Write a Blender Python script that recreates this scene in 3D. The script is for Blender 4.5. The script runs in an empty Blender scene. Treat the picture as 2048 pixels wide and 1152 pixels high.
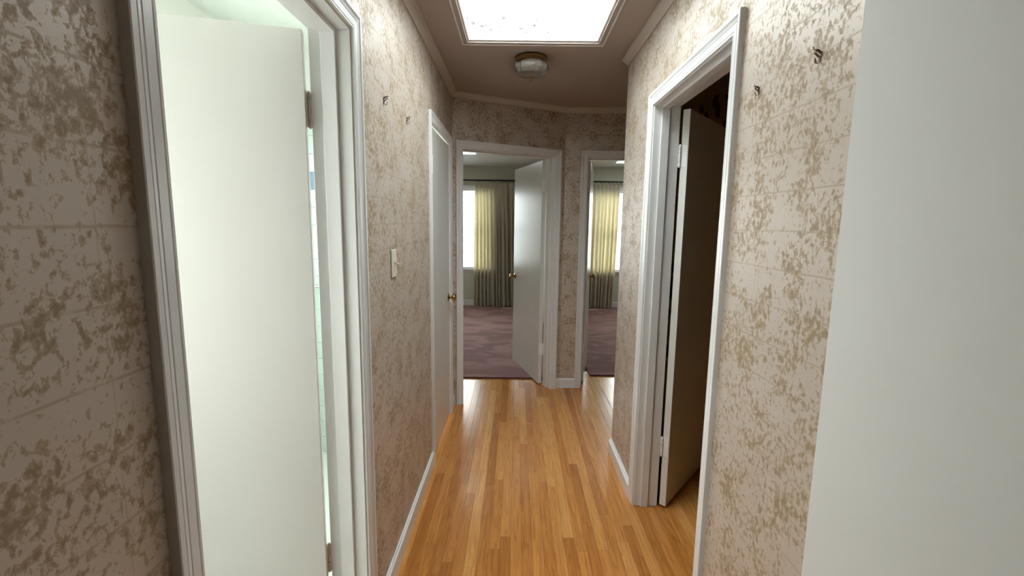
import bpy, bmesh, math, random
from mathutils import Vector, Matrix

random.seed(7)
S = bpy.context.scene
C = S.collection
D = bpy.data

# ------------------------------------------------------------------ camera
cam_d = D.cameras.new('camera')
cam = D.objects.new('camera', cam_d)
C.objects.link(cam)
cam_d.sensor_fit = 'HORIZONTAL'
cam_d.sensor_width = 36.0
cam_d.lens = 928.53 / 2048 * 36.0
cam_d.clip_start = 0.02
cam.matrix_world = Matrix(((0.9999, -0.0149, 0.0087, 0.0),
                           (0.0107, 0.1392, -0.9902, 0.0),
                           (0.0135, 0.9901, 0.1394, 1.5),
                           (0, 0, 0, 1)))
S.camera = cam

# ------------------------------------------------------------------ sky, exposure
S.view_settings.view_transform = 'Standard'
S.view_settings.look = 'None'
S.view_settings.gamma = 1.0
S.view_settings.use_curve_mapping = False
S.view_settings.exposure = 0.22
SKY = 30.0
W = D.worlds.new('overcast_sky')
S.world = W
W.use_nodes = True
nt = W.node_tree
nt.nodes.clear()
wo = nt.nodes.new('ShaderNodeOutputWorld')
bg = nt.nodes.new('ShaderNodeBackground')
tc = nt.nodes.new('ShaderNodeTexCoord')
sp = nt.nodes.new('ShaderNodeSeparateXYZ')
rp = nt.nodes.new('ShaderNodeValToRGB')
nt.links.new(tc.outputs['Generated'], sp.inputs[0])
ma = nt.nodes.new('ShaderNodeMath'); ma.operation = 'MULTIPLY_ADD'
ma.inputs[1].default_value = 0.5; ma.inputs[2].default_value = 0.5
nt.links.new(sp.outputs[2], ma.inputs[0])
nt.links.new(ma.outputs[0], rp.inputs[0])
rp.color_ramp.elements[0].position = 0.44
rp.color_ramp.elements[0].color = (0.26, 0.29, 0.27, 1)
rp.color_ramp.elements[1].position = 0.52
rp.color_ramp.elements[1].color = (0.74, 0.78, 0.77, 1)
e = rp.color_ramp.elements.new(1.0); e.color = (0.96, 1.0, 0.985, 1)
nt.links.new(rp.outputs[0], bg.inputs[0])
bg.inputs[1].default_value = SKY
nt.links.new(bg.outputs[0], wo.inputs[0])

cy = S.cycles
cy.max_bounces = 12
cy.diffuse_bounces = 8
cy.glossy_bounces = 4
cy.transmission_bounces = 6
cy.transparent_max_bounces = 12
cy.sample_clamp_indirect = 12.0
cy.caustics_reflective = False
cy.caustics_refractive = False
cy.use_denoising = True


def portal(name, loc, rot, sx, sy):
    l = D.lights.new(name, 'AREA')
    l.shape = 'RECTANGLE'; l.size = sx; l.size_y = sy
    l.cycles.is_portal = True
    o = D.objects.new(name, l); C.objects.link(o)
    o.location = loc; o.rotation_euler = rot
    return o


PI = math.pi
# skylight opening and windows (daylight openings)
ADDED_SHAFT = 0.45                           # height of an unseen well, added to narrow the skylight's light
SKX0, SKX1, SKY0, SKY1 = -0.285, 0.43, 1.62, 2.683
portal('portal_skylight', ((SKX0+SKX1)/2, (SKY0+SKY1)/2, 2.47+ADDED_SHAFT+0.02), (0, 0, 0), SKX1-SKX0, SKY1-SKY0)
BWIN = (0.15, 2.30, 1.00, 2.05)       # bathroom window y0 y1 z0 z1 in the wall x = -1.5
portal('portal_bathroom', (-1.66, (BWIN[0]+BWIN[1])/2, (BWIN[2]+BWIN[3])/2), (0, -PI/2, 0), BWIN[3]-BWIN[2], BWIN[1]-BWIN[0])
YB = 8.27                              # back wall of the bedrooms
W1 = (-2.55, -0.48, 0.68, 2.09)        # left bedroom window x0 x1 z0 z1
W2 = (1.32, 2.75, 0.67, 2.08)
for nm, w in (('portal_bedroom_left', W1), ('portal_bedroom_right', W2)):
    portal(nm, ((w[0]+w[1])/2, YB+0.16, (w[2]+w[3])/2), (-PI/2, 0, 0), w[1]-w[0], w[3]-w[2])

# ------------------------------------------------------------------ materials
def mat(name):
    m = D.materials.new(name); m.use_nodes = True
    n = m.node_tree.nodes
    b = n['Principled BSDF']
    return m, m.node_tree, b


def paint(name, col, rough=0.5, spec=0.5, bump=0.0, bscale=250.0, metal=0.0, var=0.0):
    m, t, b = mat(name)
    b.inputs['Base Color'].default_value = (*col, 1)
    b.inputs['Roughness'].default_value = rough
    b.inputs['Metallic'].default_value = metal
    b.inputs['Specular IOR Level'].default_value = spec
    co = t.nodes.new('ShaderNodeTexCoord')
    if var:
        nz = t.nodes.new('ShaderNodeTexNoise'); nz.inputs['Scale'].default_value = 6.0
        nz.inputs['Detail'].default_value = 4
        t.links.new(co.outputs['Object'], nz.inputs['Vector'])
        mx = t.nodes.new('ShaderNodeMix'); mx.data_type = 'RGBA'
        mx.inputs[6].default_value = (*[c*(1-var) for c in col], 1)
        mx.inputs[7].default_value = (*[min(1, c*(1+var)) for c in col], 1)
        t.links.new(nz.outputs['Fac'], mx.inputs[0])
        t.links.new(mx.outputs[2], b.inputs['Base Color'])
    if bump:
        nz = t.nodes.new('ShaderNodeTexNoise'); nz.inputs['Scale'].default_value = bscale
        t.links.new(co.outputs['Object'], nz.inputs['Vector'])
        bp = t.nodes.new('ShaderNodeBump'); bp.inputs['Strength'].default_value = bump
        bp.inputs['Distance'].default_value = 0.002
        t.links.new(nz.outputs['Fac'], bp.inputs['Height'])
        t.links.new(bp.outputs['Normal'], b.inputs['Normal'])
    return m


M = {}
M['white'] = paint('white_gloss_paint', (0.75, 0.745, 0.74), 0.30, 0.5, 0.05, 90, var=0.02)
M['door'] = paint('white_door_paint', (0.70, 0.69, 0.66), 0.22, 0.5, 0.06, 60, var=0.02)
M['hinge_white'] = paint('white_painted_hinge', (0.80, 0.80, 0.78), 0.3)
M['hook'] = paint('tarnished_brass', (0.15, 0.105, 0.06), 0.4, metal=0.9)
M['hinge_tan'] = paint('dull_painted_hinge', (0.62, 0.55, 0.46), 0.45, metal=0.1)
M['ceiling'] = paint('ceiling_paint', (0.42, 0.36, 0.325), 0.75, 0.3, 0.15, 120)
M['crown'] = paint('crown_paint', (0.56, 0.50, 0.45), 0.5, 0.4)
M['white_wall'] = paint('white_wall_paint', (0.64, 0.635, 0.61), 0.6, 0.35, 0.05, 160)
M['bed_wall'] = paint('pale_green_grey_wall', (0.56, 0.555, 0.47), 0.7, 0.3, 0.1, 160)
M['bath_wall'] = paint('cream_bathroom_paint', (0.74, 0.74, 0.70), 0.45, 0.4)
M['bath_ceiling'] = paint('pale_green_ceiling_paint', (0.66, 0.70, 0.655), 0.5, 0.4)
M['tile'] = paint('mint_glazed_tile', (0.52, 0.66, 0.61), 0.15, 0.5)
M['tile_blue'] = paint('blue_glazed_tile', (0.06, 0.16, 0.27), 0.15, 0.5)
M['grout'] = paint('pale_grout', (0.72, 0.74, 0.72), 0.8)
M['brass'] = paint('aged_brass', (0.46, 0.29, 0.12), 0.25, metal=1.0)
M['bronze'] = paint('dark_antique_brass', (0.22, 0.13, 0.05), 0.35, metal=1.0)
M['chrome'] = paint('chrome', (0.7, 0.72, 0.73), 0.12, metal=1.0)
M['steel_dark'] = paint('dull_steel_nail', (0.20, 0.18, 0.15), 0.35, metal=1.0)
M['rod'] = paint('dark_bronze_rod', (0.035, 0.026, 0.018), 0.4, metal=0.3)
M['ivory'] = paint('ivory_plastic', (0.74, 0.68, 0.56), 0.3)
M['blind'] = paint('white_blind_slat', (0.82, 0.85, 0.85), 0.4)
M['subfloor'] = paint('dark_joint_wood', (0.10, 0.045, 0.014), 0.8)
M['bath_floor'] = paint('white_floor_tile', (0.76, 0.79, 0.77), 0.3)
M['debris'] = paint('dry_leaf_debris', (0.10, 0.11, 0.09), 0.9)
M['cable'] = paint('white_cable_plastic', (0.75, 0.75, 0.72), 0.4)
M['carpet_edge'] = paint('carpet_binding', (0.10, 0.035, 0.03), 0.9)


def wallpaper():
    m, t, b = mat('pearl_and_gold_wallpaper')
    N, L = t.nodes, t.links
    uv = N.new('ShaderNodeUVMap')
    sep = N.new('ShaderNodeSeparateXYZ'); L.new(uv.outputs[0], sep.inputs[0])

    def noise(scale, detail=4, rough=0.6, dist=0.0, vec=None):
        n = N.new('ShaderNodeTexNoise'); n.inputs['Scale'].default_value = scale
        n.inputs['Detail'].default_value = detail; n.inputs['Roughness'].default_value = rough
        n.inputs['Distortion'].default_value = dist
        L.new(vec or uv.outputs[0], n.inputs['Vector'])
        return n

    def math_(op, a, bb=None, c=None):
        n = N.new('ShaderNodeMath'); n.operation = op
        for i, v in enumerate((a, bb, c)):
            if v is None: continue
            if isinstance(v, (int, float)): n.inputs[i].default_value = v
            else: L.new(v, n.inputs[i])
        return n.outputs[0]

    def step(v, a, bb):
        n = N.new('ShaderNodeMapRange'); n.interpolation_type = 'SMOOTHSTEP'
        n.inputs['From Min'].default_value = a; n.inputs['From Max'].default_value = bb
        L.new(v, n.inputs['Value'])
        return n.outputs['Result']
    mpf = N.new('ShaderNodeMapping'); mpf.inputs['Scale'].default_value = (1.0, 0.72, 1.0)
    L.new(uv.outputs[0], mpf.inputs['Vector'])
    fine = noise(70, 5, 0.66, 0.35, mpf.outputs[0]).outputs['Fac']
    fine2 = noise(150, 3, 0.6, 0.2, mpf.outputs[0]).outputs['Fac']
    big = noise(9.0, 3, 0.55, 0.3).outputs['Fac']
    mix = math_('ADD', math_('MULTIPLY', fine, 0.70), math_('MULTIPLY', big, 0.41))
    mix = math_('ADD', mix, math_('MULTIPLY', fine2, 0.20))
    flake = step(mix, 0.658, 0.686)
    flake2 = step(mix, 0.716, 0.748)
    # hand drawn ashlar lines
    wob = noise(9, 2, 0.5).outputs['Fac']
    def lines(coord, pitch, off, width):
        c = math_('ADD', coord, math_('MULTIPLY', wob, 0.006))
        f = math_('FRACT', math_('DIVIDE', math_('ADD', c, off), pitch))
        dd = math_('ABSOLUTE', math_('SUBTRACT', f, 0.5))
        return step(dd, 0.5 - width/pitch, 0.5 - 0.35*width/pitch)
    lh = lines(sep.outputs[1], 0.0955, 0.037, 0.0030)
    lv = lines(sep.outputs[0], 0.172, 0.131, 0.0020)
    brk = step(noise(16, 3, 0.6).outputs['Fac'], 0.38, 0.5)
    ln = math_('MULTIPLY', math_('MAXIMUM', lh, math_('MULTIPLY', lv, 0.6)), math_('ADD', math_('MULTIPLY', brk, 0.5), 0.48))
    tone = noise(3.1, 3, 0.6).outputs['Fac']
    base = N.new('ShaderNodeMix'); base.data_type = 'RGBA'
    base.inputs[6].default_value = (0.51, 0.435, 0.37, 1)
    base.inputs[7].default_value = (0.62, 0.55, 0.49, 1)
    L.new(tone, base.inputs[0])
    fl = N.new('ShaderNodeMix'); fl.data_type = 'RGBA'
    fl.inputs[6].default_value = (0.39, 0.295, 0.195, 1)
    fl.inputs[7].default_value = (0.28, 0.195, 0.11, 1)
    L.new(flake2, fl.inputs[0])
    mask = math_('MAXIMUM', math_('MULTIPLY', flake, 0.92), math_('MULTIPLY', ln, 0.75))
    col = N.new('ShaderNodeMix'); col.data_type = 'RGBA'
    L.new(mask, col.inputs[0]); L.new(base.outputs[2], col.inputs[6]); L.new(fl.outputs[2], col.inputs[7])
    L.new(col.outputs[2], b.inputs['Base Color'])
    rg = N.new('ShaderNodeMapRange'); rg.inputs['To Min'].default_value = 0.46; rg.inputs['To Max'].default_value = 0.52
    L.new(mask, rg.inputs['Value']); L.new(rg.outputs[0], b.inputs['Roughness'])
    mt_ = N.new('ShaderNodeMapRange'); mt_.inputs['To Min'].default_value = 0.32; mt_.inputs['To Max'].default_value = 0.06
    L.new(mask, mt_.inputs['Value']); L.new(mt_.outputs[0], b.inputs['Metallic'])
    b.inputs['Specular IOR Level'].default_value = 0.7
    mp = N.new('ShaderNodeMapping'); mp.inputs['Scale'].default_value = (1.0, 0.45, 1.0)
    L.new(uv.outputs[0], mp.inputs['Vector'])
    emb = noise(85, 3, 0.6, 0.5, mp.outputs[0]).outputs['Fac']
    hgt = math_('ADD', math_('MULTIPLY', emb, 0.6), math_('MULTIPLY', mask, -0.12))
    bp = N.new('ShaderNodeBump'); bp.inputs['Strength'].default_value = 0.22; bp.inputs['Distance'].default_value = 0.0025
    L.new(hgt, bp.inputs['Height']); L.new(bp.outputs['Normal'], b.inputs['Normal'])
    return m


M['wallpaper'] = wallpaper()


def floral():
    m, t, b = mat('dark_floral_wallpaper')
    N, L = t.nodes, t.links
    uv = N.new('ShaderNodeUVMap')
    v = N.new('ShaderNodeTexVoronoi'); v.inputs['Scale'].default_value = 7
    n = N.new('ShaderNodeTexNoise'); n.inputs['Scale'].default_value = 18; n.inputs['Detail'].default_value = 4
    L.new(uv.outputs[0], n.inputs['Vector']); L.new(uv.outputs[0], v.inputs['Vector'])
    a = N.new('ShaderNodeMath'); a.operation = 'MULTIPLY_ADD'; a.inputs[1].default_value = 0.9
    L.new(n.outputs['Fac'], a.inputs[0]); L.new(v.outputs['Distance'], a.inputs[2])
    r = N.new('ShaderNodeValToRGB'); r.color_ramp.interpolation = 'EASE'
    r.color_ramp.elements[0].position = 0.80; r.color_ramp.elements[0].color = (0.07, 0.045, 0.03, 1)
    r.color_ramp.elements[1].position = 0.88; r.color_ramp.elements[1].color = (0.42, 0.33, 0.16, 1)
    L.new(a.outputs[0], r.inputs[0]); L.new(r.outputs[0], b.inputs['Base Color'])
    b.inputs['Roughness'].default_value = 0.6
    return m


M['floral'] = floral()


def oak():
    m, t, b = mat('honey_oak_strip')
    N, L = t.nodes, t.links
    co = N.new('ShaderNodeTexCoord'); oi = N.new('ShaderNodeObjectInfo')
    off = N.new('ShaderNodeVectorMath'); off.operation = 'SCALE'
    off.inputs[0].default_value = (13.7, 41.3, 7.9); L.new(oi.outputs['Random'], off.inputs['Scale'])
    ad = N.new('ShaderNodeVectorMath'); ad.operation = 'ADD'
    L.new(co.outputs['Object'], ad.inputs[0]); L.new(off.outputs[0], ad.inputs[1])

    def noise(sc, scale, detail, dist=0.0):
        mp = N.new('ShaderNodeMapping'); mp.inputs['Scale'].default_value = sc
        L.new(ad.outputs[0], mp.inputs['Vector'])
        n = N.new('ShaderNodeTexNoise'); n.inputs['Scale'].default_value = scale
        n.inputs['Detail'].default_value = detail; n.inputs['Distortion'].default_value = dist
        L.new(mp.outputs[0], n.inputs['Vector'])
        return n.outputs['Fac']
    pores = noise((1, 0.018, 1), 420, 3)
    streak = noise((1, 0.05, 1), 70, 4, 0.4)
    # cathedral figure: bent rings
    mp = N.new('ShaderNodeMapping'); mp.inputs['Scale'].default_value = (1, 0.055, 1)
    L.new(ad.outputs[0], mp.inputs['Vector'])
    nz = N.new('ShaderNodeTexNoise'); nz.inputs['Scale'].default_value = 22; nz.inputs['Detail'].default_value = 1
    L.new(mp.outputs[0], nz.inputs['Vector'])
    rm = N.new('ShaderNodeMath'); rm.operation = 'MULTIPLY'; rm.inputs[1].default_value = 14
    L.new(nz.outputs['Fac'], rm.inputs[0])
    fr = N.new('ShaderNodeMath'); fr.operation = 'FRACT'; L.new(rm.outputs[0], fr.inputs[0])
    ring = N.new('ShaderNodeMapRange'); ring.inputs['From Min'].default_value = 0.55; ring.inputs['From Max'].default_value = 1.0
    L.new(fr.outputs[0], ring.inputs['Value'])
    tone = N.new('ShaderNodeValToRGB')
    tone.color_ramp.elements[0].position = 0.0; tone.color_ramp.elements[0].color = (0.43, 0.168, 0.036, 1)
    tone.color_ramp.elements[1].position = 1.0; tone.color_ramp.elements[1].color = (0.68, 0.345, 0.110, 1)
    for p_, c_ in ((0.3, (0.52, 0.215, 0.052)), (0.55, (0.57, 0.25, 0.064)), (0.8, (0.60, 0.278, 0.078))):
        el = tone.color_ramp.elements.new(p_); el.color = (*c_, 1)
    L.new(oi.outputs['Random'], tone.inputs[0])

    def mult(cin, fac, c2, amount):
        mx = N.new('ShaderNodeMix'); mx.data_type = 'RGBA'; mx.blend_type = 'MULTIPLY'
        f = N.new('ShaderNodeMath'); f.operation = 'MULTIPLY'; f.inputs[1].default_value = amount
        L.new(fac, f.inputs[0]); L.new(f.outputs[0], mx.inputs[0]); L.new(cin, mx.inputs[6])
        mx.inputs[7].default_value = (*c2, 1)
        return mx.outputs[2]

    def step(v, a, bb):
        n = N.new('ShaderNodeMapRange'); n.inputs['From Min'].default_value = a; n.inputs['From Max'].default_value = bb
        L.new(v, n.inputs['Value']); return n.outputs[0]
    c = mult(tone.outputs[0], step(streak, 0.4, 0.7), (0.66, 0.53, 0.40), 0.6)
    c = mult(c, ring.outputs[0], (0.68, 0.54, 0.40), 0.5)
    c = mult(c, step(pores, 0.5, 0.75), (0.6, 0.46, 0.34), 0.5)
    L.new(c, b.inputs['Base Color'])
    b.inputs['Roughness'].default_value = 0.20
    b.inputs['Specular IOR Level'].default_value = 0.55
    bp = N.new('ShaderNodeBump'); bp.inputs['Strength'].default_value = 0.12; bp.inputs['Distance'].default_value = 0.001
    wv = noise((1, 0.3, 1), 12, 2)
    am = N.new('ShaderNodeMath'); am.operation = 'MULTIPLY_ADD'; am.inputs[1].default_value = 2.0
    L.new(wv, am.inputs[0]); L.new(pores, am.inputs[2])
    L.new(am.outputs[0], bp.inputs['Height']); L.new(bp.outputs['Normal'], b.inputs['Normal'])
    return m


M['oak'] = oak()


def carpet_m():
    m, t, b = mat('mauve_carpet_pile')
    N, L = t.nodes, t.links
    co = N.new('ShaderNodeTexCoord')
    mp = N.new('ShaderNodeMapping'); mp.inputs['Scale'].default_value = (0.55, 1.0, 1)
    L.new(co.outputs['Object'], mp.inputs['Vector'])
    n1 = N.new('ShaderNodeTexNoise'); n1.inputs['Scale'].default_value = 3.2; n1.inputs['Detail'].default_value = 5
    n1.inputs['Distortion'].default_value = 1.2; L.new(mp.outputs[0], n1.inputs['Vector'])
    n2 = N.new('ShaderNodeTexNoise'); n2.inputs['Scale'].default_value = 260; n2.inputs['Detail'].default_value = 2
    L.new(co.outputs['Object'], n2.inputs['Vector'])
    r = N.new('ShaderNodeValToRGB')
    r.color_ramp.elements[0].position = 0.42; r.color_ramp.elements[0].color = (0.22, 0.093, 0.088, 1)
    r.color_ramp.elements[1].position = 0.56; r.color_ramp.elements[1].color = (0.37, 0.18, 0.172, 1)
    L.new(n1.outputs['Fac'], r.inputs[0])
    mx = N.new('ShaderNodeMix'); mx.data_type = 'RGBA'; mx.blend_type = 'MULTIPLY'; mx.inputs[0].default_value = 0.5
    L.new(r.outputs[0], mx.inputs[6]); L.new(n2.outputs['Color'], mx.inputs[7])
    mx2 = N.new('ShaderNodeMix'); mx2.data_type = 'RGBA'; mx2.inputs[0].default_value = 0.55
    L.new(r.outputs[0], mx2.inputs[6]); L.new(mx.outputs[2], mx2.inputs[7])
    L.new(mx2.outputs[2], b.inputs['Base Color'])
    b.inputs['Roughness'].default_value = 0.95
    b.inputs['Specular IOR Level'].default_value = 0.1
    b.inputs['Sheen Weight'].default_value = 0.25
    bp = N.new('ShaderNodeBump'); bp.inputs['Strength'].default_value = 0.6; bp.inputs['Distance'].default_value = 0.004
    L.new(n2.outputs['Fac'], bp.inputs['Height']); L.new(bp.outputs['Normal'], b.inputs['Normal'])
    return m


M['carpet'] = carpet_m()


def cloth(name, col, trans):
    m = D.materials.new(name); m.use_nodes = True
    t = m.node_tree; N, L = t.nodes, t.links; N.clear()
    out = N.new('ShaderNodeOutputMaterial')
    d = N.new('ShaderNodeBsdfDiffuse'); tr = N.new('ShaderNodeBsdfTranslucent'); mx = N.new('ShaderNodeMixShader')
    co = N.new('ShaderNodeTexCoord'); w = N.new('ShaderNodeTexNoise'); w.inputs['Scale'].default_value = 500
    L.new(co.outputs['Object'], w.inputs['Vector'])
    cm = N.new('ShaderNodeMix'); cm.data_type = 'RGBA'
    cm.inputs[6].default_value = (*[c*0.85 for c in col], 1); cm.inputs[7].default_value = (*col, 1)
    L.new(w.outputs['Fac'], cm.inputs[0])
    L.new(cm.outputs[2], d.inputs[0])
    tr.inputs[0].default_value = (col[0]*1.0, col[1]*0.89, col[2]*0.58, 1)
    mx.inputs[0].default_value = trans
    L.new(d.outputs[0], mx.inputs[1]); L.new(tr.outputs[0], mx.inputs[2]); L.new(mx.outputs[0], out.inputs[0])
    return m


M['curtain'] = cloth('cream_curtain_cloth', (0.66, 0.63, 0.55), 0.30)


def pane_m(name, tint, diffuse):
    m = D.materials.new(name); m.use_nodes = True
    t = m.node_tree; N, L = t.nodes, t.links; N.clear()
    out = N.new('ShaderNodeOutputMaterial')
    tp = N.new('ShaderNodeBsdfTransparent'); tp.inputs[0].default_value = (*tint, 1)
    tl = N.new('ShaderNodeBsdfTranslucent'); tl.inputs[0].default_value = (*tint, 1)
    gl = N.new('ShaderNodeBsdfGlossy'); gl.inputs['Roughness'].default_value = 0.08
    m1 = N.new('ShaderNodeMixShader'); m1.inputs[0].default_value = diffuse
    m2 = N.new('ShaderNodeMixShader'); m2.inputs[0].default_value = 0.05
    L.new(tp.outputs[0], m1.inputs[1]); L.new(tl.outputs[0], m1.inputs[2])
    L.new(m1.outputs[0], m2.inputs[1]); L.new(gl.outputs[0], m2.inputs[2]); L.new(m2.outputs[0], out.inputs[0])
    return m


M['acrylic'] = pane_m('skylight_acrylic', (0.88, 0.90, 0.91), 0.15)
M['clear'] = pane_m('clear_ceiling_pane', (0.97, 0.98, 0.98), 0.03)
M['glass'] = pane_m('window_glass', (0.64, 0.65, 0.65), 0.0)
M['frost'] = pane_m('frosted_window_glass', (0.67, 0.668, 0.665), 0.35)


def shade_glass():
    m, t, b = mat('pressed_glass_shade')
    N, L = t.nodes, t.links
    b.inputs['Base Color'].default_value = (0.24, 0.21, 0.18, 1)
    b.inputs['Roughness'].default_value = 0.22
    b.inputs['Transmission Weight'].default_value = 0.25
    b.inputs['Coat Weight'].default_value = 0.4
    co = N.new('ShaderNodeTexCoord')
    v = N.new('ShaderNodeTexVoronoi'); v.inputs['Scale'].default_value = 42
    L.new(co.outputs['Object'], v.inputs['Vector'])
    bp = N.new('ShaderNodeBump'); bp.inputs['Strength'].default_value = 0.7; bp.inputs['Distance'].default_value = 0.006
    L.new(v.outputs['Distance'], bp.inputs['Height']); L.new(bp.outputs['Normal'], b.inputs['Normal'])
    return m


M['shade'] = shade_glass()


def lit(name, col, strength):
    m = D.materials.new(name); m.use_nodes = True
    t = m.node_tree; t.nodes.clear()
    out = t.nodes.new('ShaderNodeOutputMaterial'); em = t.nodes.new('ShaderNodeEmission')
    em.inputs[0].default_value = (*col, 1); em.inputs[1].default_value = strength
    t.links.new(em.outputs[0], out.inputs[0])
    return m


M['lamp_panel'] = lit('lit_lamp_diffuser', (0.95, 1.0, 1.0), 4.5)

# ------------------------------------------------------------------ mesh helpers
class MB:
    def __init__(s):
        s.v = []; s.f = []; s.sm = []

    def quadstrip(s, ring_list, close=False, smooth=False, cap=True):
        """ring_list: list of equal-length point lists lofted together"""
        b0 = len(s.v); n = len(ring_list[0])
        for r in ring_list: s.v += [tuple(p) for p in r]
        for i in range(len(ring_list)-1):
            for j in range(n if close else n-1):
                k = (j+1) % n
                s.f.append((b0+i*n+j, b0+i*n+k, b0+(i+1)*n+k, b0+(i+1)*n+j)); s.sm.append(smooth)
        if close and cap:
            s.f.append(tuple(b0+j for j in reversed(range(n)))); s.sm.append(False)
            q = b0+(len(ring_list)-1)*n
            s.f.append(tuple(q+j for j in range(n))); s.sm.append(False)
        return s

    def box(s, a, b, bev=0.0):
        x0, y0, z0 = a; x1, y1, z1 = b
        if not bev:
            return s.quadstrip([[(x0, y0, z0), (x1, y0, z0), (x1, y1, z0), (x0, y1, z0)],
                                [(x0, y0, z1), (x1, y0, z1), (x1, y1, z1), (x0, y1, z1)]], True)
        e = bev
        def ring(i, z, c):
            x_0, x_1, y_0, y_1 = x0+i, x1-i, y0+i, y1-i
            return [(x_0+c, y_0, z), (x_1-c, y_0, z), (x_1, y_0+c, z), (x_1, y_1-c, z), (x_1-c, y_1, z), (x_0+c, y_1, z), (x_0, y_1-c, z), (x_0, y_0+c, z)]
        return s.quadstrip([ring(e, z0, e*.5), ring(0, z0+e, e), ring(0, z1-e, e), ring(e, z1, e*.5)], True)

    def prism(s, poly, z0, z1):
        return s.quadstrip([[(x, y, z0) for x, y in poly], [(x, y, z1) for x, y in poly]], True)

    def lathe(s, prof, n=24, axis='z', origin=(0, 0, 0), smooth=True, ripple=None):
        rings = []
        for r, h in prof:
            ring = []
            for k in range(n):
                a = 2*PI*k/n
                rr = r * (1 + (ripple(a, r, h) if ripple else 0))
                p = (rr*math.cos(a), rr*math.sin(a), h)
                if axis == 'y': p = (p[0], p[2], -p[1])
                if axis == '-y': p = (p[0], -p[2], p[1])
                if axis == 'x': p = (p[2], p[1], -p[0])
                ring.append((p[0]+origin[0], p[1]+origin[1], p[2]+origin[2]))
            rings.append(ring)
        return s.quadstrip(rings, True, smooth)

    def tube(s, pts, r, n=8, smooth=True):
        pts = [Vector(p) for p in pts]; rings = []
        for i, p in enumerate(pts):
            d = (pts[min(i+1, len(pts)-1)]-pts[max(i-1, 0)]).normalized()
            u = d.cross(Vector((0, 0, 1)))
            if u.length < 1e-3: u = d.cross(Vector((1, 0, 0)))
            u.normalize(); w = d.cross(u)
            rings.append([p+u*(r*math.cos(2*PI*k/n))+w*(r*math.sin(2*PI*k/n)) for k in range(n)])
        return s.quadstrip(rings, True, smooth)

    def build(s, name, m, parent=None, fix=True):
        me = D.meshes.new(name)
        me.from_pydata(s.v, [], s.f)
        for p, q in zip(me.polygons, s.sm): p.use_smooth = q
        if fix:
            bm = bmesh.new(); bm.from_mesh(me)
            bmesh.ops.recalc_face_normals(bm, faces=bm.faces); bm.to_mesh(me); bm.free()
        uvl = me.uv_layers.new(name='UVMap')
        for p in me.polygons:
            n = p.normal
            if abs(n.z) > 0.7: t, w = Vector((1, 0, 0)), Vector((0, 1, 0))
            else:
                t = Vector((-n.y, n.x, 0)).normalized(); w = Vector((0, 0, 1))
                if abs(t.x) > abs(t.y):
                    if t.x < 0: t = -t
                elif t.y < 0: t = -t
            for li in p.loop_indices:
                c = me.vertices[me.loops[li].vertex_index].co
                uvl.data[li].uv = (c.dot(t), c.dot(w))
        for mm in (m if isinstance(m, (list, tuple)) else [m]):
            me.materials.append(mm)
        o = D.objects.new(name, me); C.objects.link(o)
        if parent: o.parent = parent
        return o


def tag(o, label, cat, kind=None, group=None):
    o['label'] = label; o['category'] = cat
    if kind: o['kind'] = kind
    if group: o['group'] = group
    return o


def empty(name, loc, rz, label, cat, kind=None, group=None):
    o = D.objects.new(name, None); C.objects.link(o)
    o.location = loc; o.rotation_euler = (0, 0, rz); o.empty_display_size = 0.1
    return tag(o, label, cat, kind, group)


def facemat(o, fn):
    for p in o.data.polygons: p.material_index = fn(p.normal, p.center)
    return o


# ------------------------------------------------------------------ dimensions
XL, XR = -0.504, 0.649                # faces of the corridor walls
T = 0.125                             # wall thickness
ZC = 2.47                             # ceiling
H = 2.06                              # door opening height
C0 = Vector((-0.504, 3.664)); C1 = Vector((0.409, 4.123))
E1 = (C1-C0).normalized(); N1 = Vector((-E1.y, E1.x))
Y2 = 4.123                            # end wall
LA = (0.679, 1.462)                   # bathroom opening (y)
LB = (2.763, 3.478)                   # closet opening
RA = (1.500, 2.320)                   # dark room opening
D1 = (0.088, 0.917)                   # left bedroom opening along the angled wall
D2 = (0.609, 1.409)                   # right bedroom opening (x)
JB = 0.018                            # jamb board
YC = 2.92                             # corridor's right wall ends here
HX = 1.62                             # right end of the far hall
L1 = (C1-C0).length

# ------------------------------------------------------------------ walls
def wall_run(mb, tf, length, z1, openings):
    """wall boxes along local x, local y into the wall; tf maps local->world"""
    x = 0.0
    def lb(a, b, za, zb):
        pts = [tf(a, 0), tf(b, 0), tf(b, T), tf(a, T)]
        mb.prism([(p[0], p[1]) for p in pts], za, zb)
    for o0, o1 in openings:
        lb(x, o0-JB, 0, z1)
        lb(o0-JB, o1+JB, H+JB, z1)
        x = o1+JB
    lb(x, length, 0, z1)


YBACK = -3.2
mb = MB(); wall_run(mb, lambda a, d: (XL-d, YBACK+a), C0.y-YBACK+0.06, ZC, [(LA[0]-YBACK, LA[1]-YBACK), (LB[0]-YBACK, LB[1]-YBACK)])
o = mb.build('wall_left', [M['wallpaper'], M['bath_wall']])
facemat(o, lambda n, c: 1 if n.x < -0.9 else 0)
tag(o, 'left corridor wall in pearl and gold mottled wallpaper with light switch', 'wall', 'structure')

YE = 0.922
mb = MB(); wall_run(mb, lambda a, d: (XR+d, YC-a), YC-YE, ZC, [(YC-RA[1], YC-RA[0])])
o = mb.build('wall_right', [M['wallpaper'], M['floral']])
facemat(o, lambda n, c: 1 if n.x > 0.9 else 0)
tag(o, 'right corridor wall in pearl and gold mottled wallpaper around the dark doorway', 'wall', 'structure')

mb = MB(); mb.box((0.63, YBACK, 0), (0.63+0.144, YE, ZC), 0.002)
tag(mb.build('wall_entry', M['white_wall']), 'plain white painted wall nearest the viewer on the right', 'wall', 'structure')

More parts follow.
